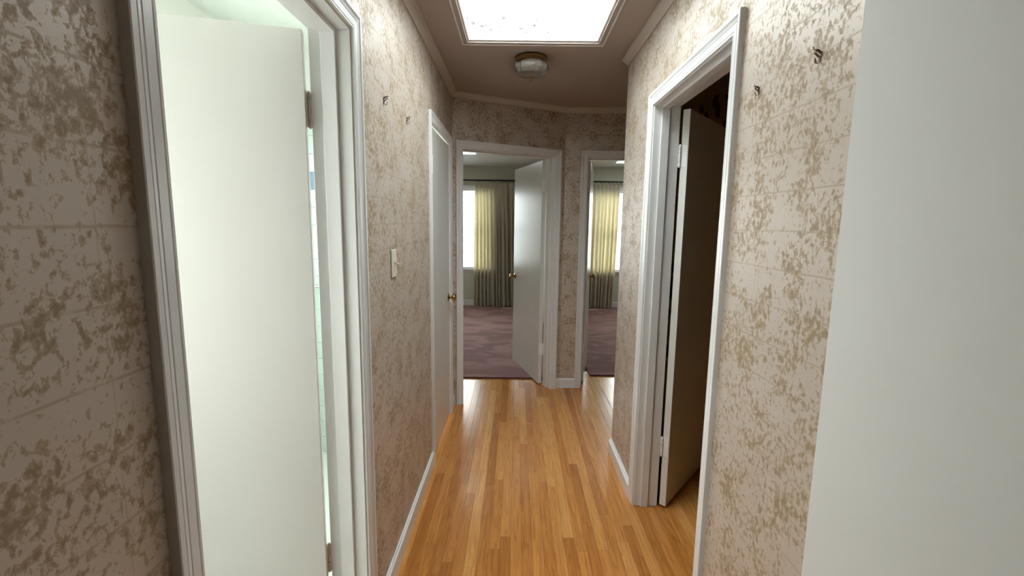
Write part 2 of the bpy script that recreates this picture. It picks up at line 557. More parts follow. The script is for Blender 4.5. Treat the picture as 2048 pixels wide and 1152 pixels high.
tf1 = lambda a, d: C0 + E1*a + N1*d
mb = MB(); wall_run(mb, tf1, L1, ZC, [D1])
# wedge closing the obtuse corner behind the two end walls
mb.prism([tuple(C1), (C1.x, C1.y+T), tuple(C1+N1*T)], 0, ZC)
o = mb.build('wall_angled', [M['wallpaper'], M['bed_wall']])
facemat(o, lambda n, c: 1 if n.y > 0.5 else 0)
tag(o, 'angled end wall in gold wallpaper around the left bedroom door', 'wall', 'structure')

mb = MB(); wall_run(mb, lambda a, d: (C1.x+a, Y2+d), HX+0.1-C1.x, ZC, [(D2[0]-C1.x, D2[1]-C1.x)])
o = mb.build('wall_end', [M['wallpaper'], M['bed_wall']])
facemat(o, lambda n, c: 1 if n.y > 0.5 else 0)
tag(o, 'straight end wall in gold wallpaper around the right bedroom door', 'wall', 'structure')

# far hall side wall: leaves the corner at 45 degrees, papered on the hall side, floral on the dark room side
q = math.sqrt(0.5)
P0 = Vector((XR, YC)); P1 = Vector((HX, YC+HX-XR)); nn = Vector((q, -q))
mb = MB()
mb.prism([tuple(P0), tuple(P1), tuple(P1+nn*0.06), (P0.x+0.06*2*q, P0.y)], 0, ZC)
tag(mb.build('wall_hall', M['wallpaper']), 'slanted wallpapered wall behind the corner of the right corridor wall', 'wall', 'structure')
mb = MB()
mb.prism([(P0.x+0.06*2*q, P0.y), tuple(P1+nn*0.06), tuple(P1+nn*0.12), (P0.x+0.12*2*q, P0.y)], 0, ZC)
mb.box((P1.x+0.0848, P1.y-0.15, 0), (3.0, P1.y-0.05, ZC))
mb.box((3.0, 0.75, 0), (3.1, 4.1, ZC)); mb.box((0.78, 0.75, 0), (3.0, 0.85, ZC))
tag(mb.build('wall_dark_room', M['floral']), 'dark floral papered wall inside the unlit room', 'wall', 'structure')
mb = MB(); mb.box((HX, P1.y-0.05, 0), (HX+0.1, Y2, ZC))
tag(mb.build('wall_hall_side', M['wallpaper']), 'short wallpapered side wall closing the far hall', 'wall', 'structure')
mb = MB(); mb.box((-0.75, YBACK-0.1, 0), (0.9, YBACK, ZC))
tag(mb.build('wall_back', M['white_wall']), 'plain white wall behind the viewer', 'wall', 'structure')

# bedrooms
BX0, BX1, PX0, PX1, BX2 = -3.2, 0.42, 0.42, 0.53, 3.3
ZB = ZC
def window_wall(name, x0, x1, w, label):
    m_ = MB()
    m_.box((x0, YB, 0), (w[0], YB+0.14, ZB)); m_.box((w[1], YB, 0), (x1, YB+0.14, ZB))
    m_.box((w[0], YB, 0), (w[1], YB+0.14, w[2])); m_.box((w[0], YB, w[3]), (w[1], YB+0.14, ZB))
    return tag(m_.build(name, M['bed_wall']), label, 'wall', 'structure')
window_wall('wall_bedroom_left', BX0, 0.475, W1, 'grey green bedroom wall behind the drawn curtains of the left bedroom')
window_wall('wall_bedroom_right', 0.475, BX2, W2, 'grey green bedroom wall behind the yellow lit curtain of the right bedroom')
mb = MB(); mb.box((PX0, Y2+T+0.001, 0), (PX1, YB, ZB))
tag(mb.build('wall_partition', M['bed_wall']), 'grey green partition between the two bedrooms', 'wall', 'structure')
mb = MB(); mb.box((BX0-0.1, 3.60, 0), (BX0, YB+0.14, ZB)); mb.box((BX0, 3.60, 0), (XL-T-0.002, 3.72, ZB))
tag(mb.build('wall_bedroom_side', M['bed_wall']), 'grey green outer side wall of the left bedroom', 'wall', 'structure')
mb = MB(); mb.box((BX2, Y2, 0), (BX2+0.1, YB+0.14, ZB)); mb.box((HX+0.1, Y2+0.005, 0), (BX2, Y2+T, ZB))
tag(mb.build('wall_bedroom_outer', M['bed_wall']), 'grey green outer side wall of the right bedroom', 'wall', 'structure')

# bathroom shell
BTX, BTY0, BTY1 = -1.50, -0.40, 2.85
mb = MB()
y0, y1, z0, z1 = BWIN
mb.box((BTX-0.12, BTY0-0.1, 0), (BTX, y0, ZC)); mb.box((BTX-0.12, y1, 0), (BTX, BTY1+0.1, ZC))
mb.box((BTX-0.12, y0, 0), (BTX, y1, z0)); mb.box((BTX-0.12, y0, z1), (BTX, y1, ZC))
mb.box((BTX, BTY0-0.1, 0), (XL-T, BTY0, ZC))
tag(mb.build('wall_bathroom', M['bath_wall']), 'cream bathroom wall above the open white door', 'wall', 'structure')
mb = MB(); mb.box((BTX, BTY1, 0), (XL-T, BTY1+0.1, ZC))
tiled = tag(mb.build('wall_bathroom_tiled', M['grout']), 'mint tiled bathroom wall glimpsed through the hinge gap', 'wall', 'structure')
TS = 0.105
def tile_mesh():
    g = 0.0016; h_ = TS/2-g
    m_ = MB()
    r0 = [(-h_, 0, -h_), (h_, 0, -h_), (h_, 0, h_), (-h_, 0, h_)]
    r1 = [(-h_, -0.005, -h_), (h_, -0.005, -h_), (h_, -0.005, h_), (-h_, -0.005, h_)]
    k = h_-0.002
    r2 = [(-k, -0.007, -k), (k, -0.007, -k), (k, -0.007, k), (-k, -0.007, k)]
    m_.quadstrip([r0, r1, r2], True)
    return m_
tm = tile_mesh().build('tile', M['tile'], tiled); me_g = tm.data
tb = tile_mesh().build('tile', M['tile_blue'], tiled); me_b = tb.data
D.objects.remove(tm); D.objects.remove(tb)
rows = int(2.28/TS)
for i in range(5):
    for j in range(rows):
        z = TS*(j+0.5)+0.001
        zz = abs(z-1.732) < TS*0.5
        o = D.objects.new('tile', me_b if zz else me_g); C.objects.link(o); o.parent = tiled
        o.location = (-1.445+i*TS, BTY1, z)
mb = MB(); mb.box((-1.498, BTY1-0.012, rows*TS+0.004), (-0.9, BTY1, rows*TS+0.045), 0.003)
mb.build('tile_cap', M['hinge_white'], tiled)

# ------------------------------------------------------------------ ceilings
mb = MB()
cx0, cx1, cy0, cy1 = XL-T, 3.1, YBACK-0.1, 4.23
mb.box((cx0, cy0, ZC), (cx1, SKY0, ZC+0.12)); mb.box((cx0, SKY1, ZC), (cx1, cy1, ZC+0.12))
mb.box((cx0, SKY0, ZC), (SKX0, SKY1, ZC+0.12)); mb.box((SKX1, SKY0, ZC), (cx1, SKY1, ZC+0.12))
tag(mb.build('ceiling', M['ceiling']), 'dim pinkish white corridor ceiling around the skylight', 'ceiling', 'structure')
mb = MB(); mb.box((BTX-0.12, BTY0-0.1, ZC), (cx0, BTY1+0.1, ZC+0.12))
tag(mb.build('ceiling_bathroom', M['bath_ceiling']), 'pale green bathroom ceiling above the open door', 'ceiling', 'structure')
mb = MB(); mb.box((BX0-0.1, 3.60, ZC+0.001), (cx0, 4.23, ZC+0.12)); mb.box((BX0-0.1, 4.23, ZC+0.001), (0.475, YB+0.14, ZC+0.12))
tag(mb.build('ceiling_bedroom_left', M['white_wall']), 'pale grey ceiling of the left bedroom', 'ceiling', 'structure')
mb = MB(); mb.box((0.475, 4.23, ZC+0.001), (BX2+0.1, YB+0.14, ZC+0.12))
tag(mb.build('ceiling_bedroom_right', M['white_wall']), 'pale grey ceiling of the right bedroom', 'ceiling', 'structure')

# ------------------------------------------------------------------ crown moulding
def offset_poly(pts, d):
    out = []
    for i, p in enumerate(pts):
        p = Vector(p)
        ns = []
        if i > 0: t_ = (p-Vector(pts[i-1])).normalized(); ns.append(Vector((t_.y, -t_.x)))
        if i < len(pts)-1: t_ = (Vector(pts[i+1])-p).normalized(); ns.append(Vector((t_.y, -t_.x)))
        if len(ns) == 2:
            b_ = (ns[0]+ns[1]).normalized(); out.append(p+b_*(d/b_.dot(ns[0])))
        else: out.append(p+ns[0]*d)
    return out


def crown(name, pts, label):
    prof = [(0.0, 2.431), (0.006, 2.431), (0.010, 2.437), (0.034, 2.462), (0.040, 2.464), (0.040, ZC), (0.0, ZC)]
    offs = [offset_poly(pts, a) for a, z in prof]
    m_ = MB()
    rings = [[(offs[k][i].x, offs[k][i].y, prof[k][1]) for k in range(len(prof))] for i in range(len(pts))]
    m_.quadstrip(rings, True)
    return tag(m_.build(name, M['crown']), label, 'moulding', 'structure')


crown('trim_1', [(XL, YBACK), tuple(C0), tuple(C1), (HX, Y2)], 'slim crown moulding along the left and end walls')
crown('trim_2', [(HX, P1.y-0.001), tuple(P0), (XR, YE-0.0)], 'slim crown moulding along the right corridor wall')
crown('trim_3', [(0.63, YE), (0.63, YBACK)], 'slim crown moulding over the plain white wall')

# ------------------------------------------------------------------ baseboards
def baseboard(name, p0, p1, label, th=0.014, h_=0.09):
    """p0->p1 with the room on the right hand side"""
    p0 = Vector(p0); p1 = Vector(p1); t_ = (p1-p0).normalized(); n_ = Vector((t_.y, -t_.x))
    prof = [(0.0, 0.0), (th, 0.0), (th, h_-0.012), (th-0.002, h_-0.009), (th-0.0055, h_-0.007), (th-0.0075, h_), (0.0, h_)]
    m_ = MB()
    m_.quadstrip([[(p.x+n_.x*a, p.y+n_.y*a, z) for a, z in prof] for p in (p0, p1)], True)
    return tag(m_.build(name, M['white']), label, 'baseboard', 'structure')


CW = 0.062                              # reveal + casing width
baseboard('baseboard_left', (XL, LA[1]+CW), (XL, LB[0]-CW), 'white baseboard under the wallpaper between bathroom and closet doors')
baseboard('baseboard_left_near', (XL, YBACK), (XL, LA[0]-CW), 'white baseboard left of the bathroom door')
baseboard('baseboard_left_far', (XL, LB[1]+CW), (XL, C0.y), 'short white baseboard between closet door and end wall')
baseboard('baseboard_right', (XR, YC), (XR, RA[1]+CW), 'white baseboard stub beyond the dark doorway', th=0.02)
baseboard('baseboard_right_near', (XR, RA[0]-CW), (XR, YE), 'white baseboard under the right wallpaper near the viewer')
pa, pb = tf1(D1[1]+CW, 0), C1
baseboard('baseboard_end', (C1.x+0.004, Y2), (D2[0]-CW, Y2), 'short white baseboard between the two bedroom doors')
baseboard('baseboard_angled', tuple(pa), tuple(C1), 'tiny white baseboard beside the left bedroom door casing')
baseboard('baseboard_hall', tuple(P1), tuple(P0), 'white baseboard behind the corner of the far hall')
baseboard('baseboard_bedroom_left', (BX0, YB), (PX0, YB), 'white baseboard under the left bedroom window', h_=0.11)
baseboard('baseboard_bedroom_right', (PX1, YB), (BX2, YB), 'white baseboard under the right bedroom window', h_=0.11)

# ------------------------------------------------------------------ door frames
CAS = [(0.005, 0.0), (0.005, 0.008), (0.0075, 0.0095), (0.0115, 0.0095), (0.013, 0.0076), (0.0145, 0.0095), (0.033, 0.0112), (0.0345, 0.0094),
       (0.036, 0.0112), (0.042, 0.0125), (0.046, 0.0150), (0.0475, 0.0124), (0.0495, 0.0160), (0.060, 0.0168), (0.062, 0.0155), (0.062, 0.0)]


def door_frame(name, origin, yaw, w, stop, label):
    r = empty(name, (origin[0], origin[1], 0), yaw, label, 'door frame', 'structure')
    def piece(a, b):
        m_ = MB(); m_.quadstrip([[a(d, t) for d, t in CAS], [b(d, t) for d, t in CAS]], True)
        m_.build('casing', M['white'], r)
    piece(lambda d, t: (-d, -t, 0), lambda d, t: (-d, -t, H+d))
    piece(lambda d, t: (w+d, -t, 0), lambda d, t: (w+d, -t, H+d))
    piece(lambda d, t: (-d, -t, H+d), lambda d, t: (w+d, -t, H+d))
    MB().box((-JB, 0, 0), (0, T, H), 0.001).build('jamb', M['white'], r)
    MB().box((w, 0, 0), (w+JB, T, H), 0.001).build('jamb', M['white'], r)
    MB().box((-JB, 0, H), (w+JB, T, H+JB), 0.001).build('jamb', M['white'], r)
    s0, s1 = stop; k = 0.012
    MB().box((0, s0, 0), (k, s1, H), 0.0015).build('door_stop', M['white'], r)
    MB().box((w-k, s0, 0), (w, s1, H), 0.0015).build('door_stop', M['white'], r)
    MB().box((k, s0, H-k), (w-k, s1, H), 0.0015).build('door_stop', M['white'], r)
    return r


ANG1 = math.atan2(E1.y, E1.x)
o1 = tf1(D1[0], 0)
door_frame('trim_4', (XL, LA[0]), PI/2, LA[1]-LA[0], (0.041, 0.086), 'large white grooved frame of the bathroom doorway nearest the viewer')
door_frame('trim_5', (XL, LB[0]), PI/2, LB[1]-LB[0], (0.046, 0.06), 'white grooved frame of the closed closet door')
door_frame('trim_6', (XR, RA[1]), -PI/2, RA[1]-RA[0], (0.034, 0.072), 'white grooved frame of the dark doorway in the right wall')
door_frame('trim_7', tuple(o1), ANG1, D1[1]-D1[0], (0.041, 0.082), 'white grooved frame of the left bedroom doorway')
door_frame('trim_8', (D2[0], Y2), 0.0, D2[1]-D2[0], (0.041, 0.082), 'white grooved frame of the right bedroom doorway')

# ------------------------------------------------------------------ doors
def knob_part(parent, x, y, sgn, m_):
    """door knob whose axis leaves the face at y towards sgn"""
    ax = 'y' if sgn > 0 else '-y'
    k = MB().lathe([(0.0, 0.030), (0.010, 0.0302), (0.0105, 0.026), (0.016, 0.028), (0.024, 0.034), (0.0275, 0.042), (0.0265, 0.050), (0.021, 0.057), (0.012, 0.0605), (0.0, 0.061)],
                   20, ax, (x, y, 0.942)).build('door_knob', m_, parent)
    MB().lathe([(0.0, 0.0), (0.031, 0.0), (0.031, 0.003), (0.026, 0.007), (0.015, 0.010), (0.0105, 0.013), (0.0, 0.013)], 20, ax, (x, y, 0.942)).build('rosette', m_, k)
    MB().lathe([(0.0, 0.010), (0.0095, 0.010), (0.0085, 0.020), (0.0095, 0.031), (0.0, 0.031)], 16, ax, (x, y, 0.942)).build('shank', m_, k)


def door(name, pivot, ang, length, y0, y1, hm, label, sides=(1, -1), hz=(0.29, 1.777), plate='edge'):
    r = empty(name, (pivot[0], pivot[1], 0), ang, label, 'door', 'structure')
    lo, hi = min(y0, y1), max(y0, y1)
    MB().box((0.004, lo, 0.012), (0.004+length, hi, 2.045), 0.0015).build('leaf', M['door'], r)
    for z in hz:
        mk = MB()
        for k in range(5):
            a, b = z+0.0204*k+0.0007, z+0.0204*(k+1)-0.0007
            mk.lathe([(0.0, a), (0.0062, a), (0.0066, a+0.001), (0.0066, b-0.001), (0.0062, b), (0.0, b)], 12, 'z', (-0.001, 0.0, 0.0))
        hg = mk.build('hinge', hm, r)
        MB().box((0.0025, lo+0.004, z), (0.0042, hi-0.006, z+0.102)).build('hinge_plate', hm, hg)
        MB().lathe([(0.0, z-0.004), (0.004, z-0.003), (0.0055, z), (0.0055, z+0.1015), (0.004, z+0.106), (0.0, z+0.107)], 10, 'z', (-0.001, 0, 0)).build('hinge_pin', hm, hg)
    for s in sides:
        knob_part(r, 0.004+length-0.062, hi if s > 0 else lo, s, M['brass'])
    return r


# bathroom door: hinged on the far jamb, opened 74 degrees into the bathroom
door('door_1', (XL-T-0.006, LA[1]-0.003), math.radians(-90-74.2), LA[1]-LA[0]-0.008, 0.003, 0.038, M['hinge_tan'],
     'bright white flush door swung open into the bathroom')
door('door_2', (XL+0.004, LB[0]+0.001), math.radians(90), LB[1]-LB[0]-0.006, 0.005, 0.040, M['hinge_white'],
     'closed white flush closet door with brass knob', sides=(-1,))
door('door_5', (XR+T+0.007, RA[1]-0.002), math.radians(-90+140.4), RA[1]-RA[0]-0.008, -0.003, -0.038, M['hinge_white'],
     'shadowed white flush door standing open in the dark room')
pv = tf1(D1[1]-0.003, T+0.006)
door('door_3', tuple(pv), ANG1+PI+math.radians(-99.3), D1[1]-D1[0]-0.008, 0.003, 0.038, M['hinge_white'],
     'white flush door with knob opened into the left bedroom')
door('door_4', (D2[0]+0.003, Y2+T+0.006), math.radians(79.0), D2[1]-D2[0]-0.008, -0.003, -0.038, M['hinge_white'],
     'white flush door seen edge on inside the right bedroom')

# ------------------------------------------------------------------ floor
mb = MB()
FX0, FX1 = XL-T, 3.05
mb.box((FX0, YBACK-0.1, -0.06), (FX1, 4.60, -0.019))
floor = mb.build('floor', M['subfloor'])
tag(floor, 'honey coloured oak strip floor running down the corridor', 'floor', 'structure')
PW = 0.0508
def plank(xa, ya, yb):
    hw, hl = PW/2-0.0002, (yb-ya)/2-0.0003
    c = 0.0006
    m_ = MB()
    m_.quadstrip([[(-hw, -hl, -0.019), (hw, -hl, -0.019), (hw, hl, -0.019), (-hw, hl, -0.019)],
                  [(-hw, -hl, -c), (hw, -hl, -c), (hw, hl, -c), (-hw, hl, -c)],
                  [(-hw+c, -hl+c, 0), (hw-c, -hl+c, 0), (hw-c, hl-c, 0), (-hw+c, hl-c, 0)]], True)
    o_ = m_.build('plank', M['oak'], floor)
    o_.location = (xa, (ya+yb)/2, 0)
rnd = random.Random(12)
n0 = int((1.30-XL+0.03)/PW)
for i in range(n0):
    x = XL-0.012+PW*(i+0.5)
    ys, ye = (1.35, 4.60) if x < 0.80 else (1.55, 3.0) if x < 1.0 else (2.0, 3.0)
    y = ys; first = True
    while y < ye-0.01:
        ln = rnd.uniform(0.5, 2.2) * (rnd.uniform(0.3, 1) if first else 1)
        y2 = min(ye, y+ln)
        if ye-y2 < 0.22: y2 = ye
        plank(x, y, y2); y = y2; first = False
xe = XL-0.012+PW*n0
# the rest of the boards, outside the view, as plain boarding
def boarding(name, xa, xb, ya, yb):
    m_ = MB()
    x = xa
    while x < xb-0.005:
        x2 = min(xb, x+PW*2)
        m_.box((x+0.0002, ya, -0.019), (x2-0.0002, yb, 0.0)); x = x2
    o_ = m_.build(name, M['oak'], floor); o_['kind'] = 'stuff'
boarding('boarding', XL-0.012, 0.80, YBACK, 1.35)
boarding('boarding', 0.80, 3.0, 0.85, 1.55)
boarding('boarding', 1.0, xe, 1.55, 2.0)
boarding('boarding', xe, 3.0, 1.55, 3.0)
boarding('boarding', 0.80, 3.0, 3.0, 4.60)
boarding('boarding', FX0, XL-0.012, 3.4, 4.60)
mb = MB(); mb.box((BTX-0.1, BTY0-0.1, -0.06), (XL-T, BTY1+0.05, 0.0)); 
mb.box((FX0, BTY0, -0.0189), (XL-0.012, 2.7, 0.0))
tag(mb.build('floor_bathroom', M['bath_floor']), 'white tiled bathroom floor glimpsed under the hinge gap', 'floor', 'structure')
mb = MB(); mb.box((BX0-0.1, 3.6, -0.06), (FX0, 4.60, 0.0)); mb.box((BX0-0.1, 4.60, -0.06), (BX2+0.1, YB+0.14, 0.0))
tag(mb.build('floor_bedrooms', M['subfloor']), 'bedroom floor slab hidden under the carpets', 'floor', 'structure')

# carpets
def carpet(name, poly, label):
    m_ = MB(); m_.prism(poly, 0.0005, 0.013)
    o_ = tag(m_.build(name, M['carpet']), label, 'carpet')
    e_ = MB(); pts = [(x, y, 0.0065) for x, y in poly[:2]]
    e_.quadstrip([[(x, y-0.003, 0.0005), (x, y-0.003, 0.011), (x, y+0.004, 0.0145), (x, y+0.006, 0.0005)] for x, y, _ in pts], True)
    e_.build('binding', M['carpet_edge'], o_)
    return o_
carpet('carpet', [(-0.9, 4.325), (0.415, 4.345), (0.415, YB-0.016), (BX0+0.005, YB-0.016), (BX0+0.005, 4.30)], 'mauve pink wall to wall carpet in the left bedroom')
carpet('carpet', [(0.745, 4.462), (BX2-0.005, 4.462), (BX2-0.005, YB-0.016), (PX1+0.005, YB-0.016), (PX1+0.005, 5.0), (0.745, 4.75)], 'mauve pink wall to wall carpet in the right bedroom')

# ------------------------------------------------------------------ skylight
sky = empty('window_3', ((SKX0+SKX1)/2, (SKY0+SKY1)/2, ZC), 0, 'bright flat skylight with white rim in the corridor ceiling', 'skylight', 'structure')
sw, sl = (SKX1-SKX0)/2, (SKY1-SKY0)/2
def rect_ring(m_, x, y, wd, z0, z1, b=0.0):
    m_.box((-x-wd, y, z0), (x+wd, y+wd, z1), b); m_.box((-x-wd, -y-wd, z0), (x+wd, -y, z1), b)
    m_.box((-x-wd, -y, z0), (-x, y, z1), b); m_.box((x, -y, z0), (x+wd, y, z1), b)
    return m_
rect_ring(MB(), sw, sl, 0.022, -0.004, 0.0).build('ceiling_trim', M['ceiling'], sky)
rect_ring(MB(), sw+0.022, sl+0.022, 0.008, -0.008, 0.0, 0.002).build('trim_bead', M['white'], sky)
rect_ring(MB(), sw-0.011, sl-0.011, 0.011, 0.006, 0.030, 0.001).build('rim', M['white'], sky)
rect_ring(MB(), sw-0.002, sl-0.002, 0.03, 0.030, ADDED_SHAFT+0.03).build('added_shaft', M['white'], sky)  # unseen well walls, added to shade the wall tops from the sky
MB().box((-sw+0.003, -sl+0.003, ADDED_SHAFT), (sw-0.003, sl-0.003, ADDED_SHAFT+0.004)).build('added_roof_pane', M['acrylic'], sky)  # unseen upper pane closing the added well
MB().box((-sw+0.004, -sl+0.004, 0.032), (sw-0.004, sl-0.004, 0.035)).build('pane', M['clear'], sky)
m_ = MB(); rr = random.Random(4)
spots = [(935, 36), (946, 45), (947, 48), (972, 51), (982, 60), (1008, 36), (1041, 57), (1044, 57), (1053, 64), (1069, 51), (1073, 40), (1096, 65), (1001, 54), (964, 52), (975, 66)]
for px_, py_ in spots:
    t_ = 0.036+ZC-1.5
    d_ = cam.matrix_world.to_3x3() @ Vector(((px_-1024)/928.53, -(py_-576)/928.53, -1))
    p_ = d_*(t_/d_.z) - Vector(((SKX0+SKX1)/2, (SKY0+SKY1)/2, 0))
    a = rr.uniform(0.007, 0.014); b = rr.uniform(0.0045, 0.008); th = rr.uniform(0, PI)
    ring0, ring1 = [], []
    for k in range(7):
        g = 2*PI*k/7; u = a*math.cos(g)*rr.uniform(.7, 1.2); v = b*math.sin(g)*rr.uniform(.7, 1.2)
        x_ = p_.x+u*math.cos(th)-v*math.sin(th); y_ = p_.y+u*math.sin(th)+v*math.cos(th)
        ring0.append((x_, y_, 0.0353)); ring1.append((x_*1.0, y_*1.0, 0.0375))
    m_.quadstrip([ring0, ring1], True)
d_ = m_.build('debris', M['debris'], sky); d_['kind'] = 'stuff'

# ------------------------------------------------------------------ ceiling light
cl = empty('ceiling_light', (0.068, 2.91, ZC), 0, 'small pressed glass flush ceiling light with brass rim', 'ceiling light')
MB().lathe([(0.0, 0.0), (0.086, 0.0), (0.096, -0.004), (0.098, -0.012), (0.094, -0.018), (0.088, -0.020), (0.084, -0.030), (0.078, -0.034), (0.0, -0.034)], 40).build('canopy', M['bronze'], cl)
def rip(a, r, h):
    return 0.022*math.cos(12*a)*(1 if h < -0.04 else 0.3) + 0.008*math.cos(24*a+h*160)
MB().lathe([(0.0, -0.030), (0.078, -0.030), (0.090, -0.034), (0.100, -0.045), (0.1045, -0.060), (0.102, -0.074), (0.092, -0.088), (0.075, -0.100), (0.050, -0.109), (0.022, -0.114), (0.0, -0.115)], 96, ripple=rip).build('glass_shade', M['shade'], cl)
MB().lathe([(0.0, -0.111), (0.017, -0.112), (0.018, -0.115), (0.010, -0.120), (0.006, -0.126), (0.0065, -0.130), (0.004, -0.137), (0.0, -0.141)], 20).build('finial', M['bronze'], cl)

# ------------------------------------------------------------------ light switch
sw_ = empty('light_switch', (XL, 1.886, 1.329), PI/2, 'ivory toggle light switch on the left wallpaper', 'light switch')
MB().box((-0.035, -0.006, -0.057), (0.035, 0.0, 0.057), 0.0025).build('cover_plate', M['ivory'], sw_)
MB().box((-0.006, -0.0068, -0.013), (0.006, -0.0055, 0.013)).build('toggle_slot', M['hinge_tan'], sw_)
mt = MB(); mt.quadstrip([[(-0.0048, -0.005, 0.000), (0.0048, -0.005, 0.000), (0.0048, -0.005, 0.009), (-0.0048, -0.005, 0.009)],
                         [(-0.0036, -0.027, -0.0095), (0.0036, -0.027, -0.0095), (0.0036, -0.0285, -0.004), (-0.0036, -0.0285, -0.004)]], True)
mt.build('toggle', M['ivory'], sw_)
for z in (-0.030, 0.030):
    MB().lathe([(0.0, 0.0), (0.0034, 0.0), (0.003, 0.0012), (0.0, 0.0016)], 10, '-y', (0, -0.006, z)).build('screw', M['ivory'], sw_)

# ------------------------------------------------------------------ picture hooks
def picture_hook(x, y, z, yaw, label, sc=1.0, tip=0.0):
    r = empty('picture_hook', (x, y, z), yaw, label, 'picture hook', None, 'picture hooks left on the corridor walls')
    # local -y points out of the wall
    m1_ = MB(); t_ = 0.0006
    path = [(-0.0005, 0.0), (-0.0012, -0.012), (-0.0015, -0.019), (-0.004, -0.023), (-0.0085, -0.0225), (-0.0105, -0.017), (-0.0112, -0.013)]
    ww = [0.0034, 0.0034, 0.003, 0.0028, 0.0026, 0.0022, 0.0016]
    rings = [[(-w_*sc, (yy-t_)*sc, zz*sc), (w_*sc, (yy-t_)*sc, zz*sc), (w_*sc, (yy+t_)*sc, zz*sc), (-w_*sc, (yy+t_)*sc, zz*sc)] for (yy, zz), w_ in zip(path, ww)]
    m1_.quadstrip(rings, True); m1_.build('hook', M['hook'], r)
    m2_ = MB()
    path2 = [(-0.0012, -0.001), (-0.006, 0.003), (-0.0115, 0.0035), (-0.0118, -0.003), (-0.0025, -0.011)]
    rings = [[(-0.0034*sc, (yy-t_)*sc, zz*sc), (0.0034*sc, (yy-t_)*sc, zz*sc), (0.0034*sc, (yy+t_)*sc, zz*sc), (-0.0034*sc, (yy+t_)*sc, zz*sc)] for yy, zz in path2]
    m2_.quadstrip(rings, True); m2_.build('nail_guide', M['hook'], r)
    MB().tube([(0, 0.004*sc, -0.007*sc), (0, -0.017*sc, 0.006*sc)], 0.0009*sc, 8).build('nail', M['steel_dark'], r)
    hd = MB().lathe([(0.0, 0.0), (0.0036*sc, 0.0), (0.0042*sc, 0.0012*sc), (0.003*sc, 0.003*sc), (0.0, 0.0036*sc)], 12, '-y').build('nail_head', M['chrome'], r)
    hd.location = (0, -0.016*sc, 0.0055*sc); hd.rotation_euler = (math.radians(-32), 0, 0)
    return r
picture_hook(XL, 1.806, 1.955, PI/2, 'brass picture hook on the left wall, nearer the bathroom frame', 1.15)
picture_hook(XL, 2.169, 1.960, PI/2, 'brass picture hook on the left wall, nearer the closet door', 1.15)
picture_hook(XR, 1.325, 1.871, -PI/2, 'small brass picture hook beside the dark doorway frame', 0.9)
picture_hook(XR, 1.068, 1.874, -PI/2, 'brass picture hook with shiny nail beside the plain white wall', 1.05)

# ------------------------------------------------------------------ bathroom: window, towel bar
bw = empty('window_4', (BTX, (BWIN[0]+BWIN[1])/2, (BWIN[2]+BWIN[3])/2), PI/2, 'frosted bathroom window beside the open door', 'window', 'structure')
hw, hh = (BWIN[1]-BWIN[0])/2, (BWIN[3]-BWIN[2])/2
def window_frame(r, hw, hh, y, m_glass, mid=True):
    f = MB()
    f.box((-hw, y-0.02, -hh), (hw, y+0.02, -hh+0.035)); f.box((-hw, y-0.02, hh-0.035), (hw, y+0.02, hh))
    f.box((-hw, y-0.02, -hh+0.035), (-hw+0.035, y+0.02, hh-0.035)); f.box((hw-0.035, y-0.02, -hh+0.035), (hw, y+0.02, hh-0.035))
    if mid: f.box((-hw+0.035, y-0.016, -0.016), (hw-0.035, y+0.016, 0.016))
    f.build('sash', M['white'], r)
    MB().box((-hw+0.03, y+0.004, -hh+0.03), (hw-0.03, y+0.007, hh-0.03)).build('pane', m_glass, r)
window_frame(bw, hw, hh, 0.07, M['frost'])
tbar = empty('towel_bar', (-1.2, BTY1-0.007, 1.10), 0, 'chrome towel bar on the mint bathroom tiles', 'towel bar')
MB().tube([(-0.26, -0.055, 0), (0.26, -0.055, 0)], 0.009, 12).build('bar', M['chrome'], tbar)
for x in (-0.25, 0.25):
    MB().lathe([(0.0, 0.0), (0.022, 0.0), (0.022, 0.006), (0.012, 0.012), (0.011, 0.050), (0.014, 0.055), (0.012, 0.066), (0.0, 0.066)], 16, '-y', (x, 0, 0)).build('bracket', M['chrome'], tbar)

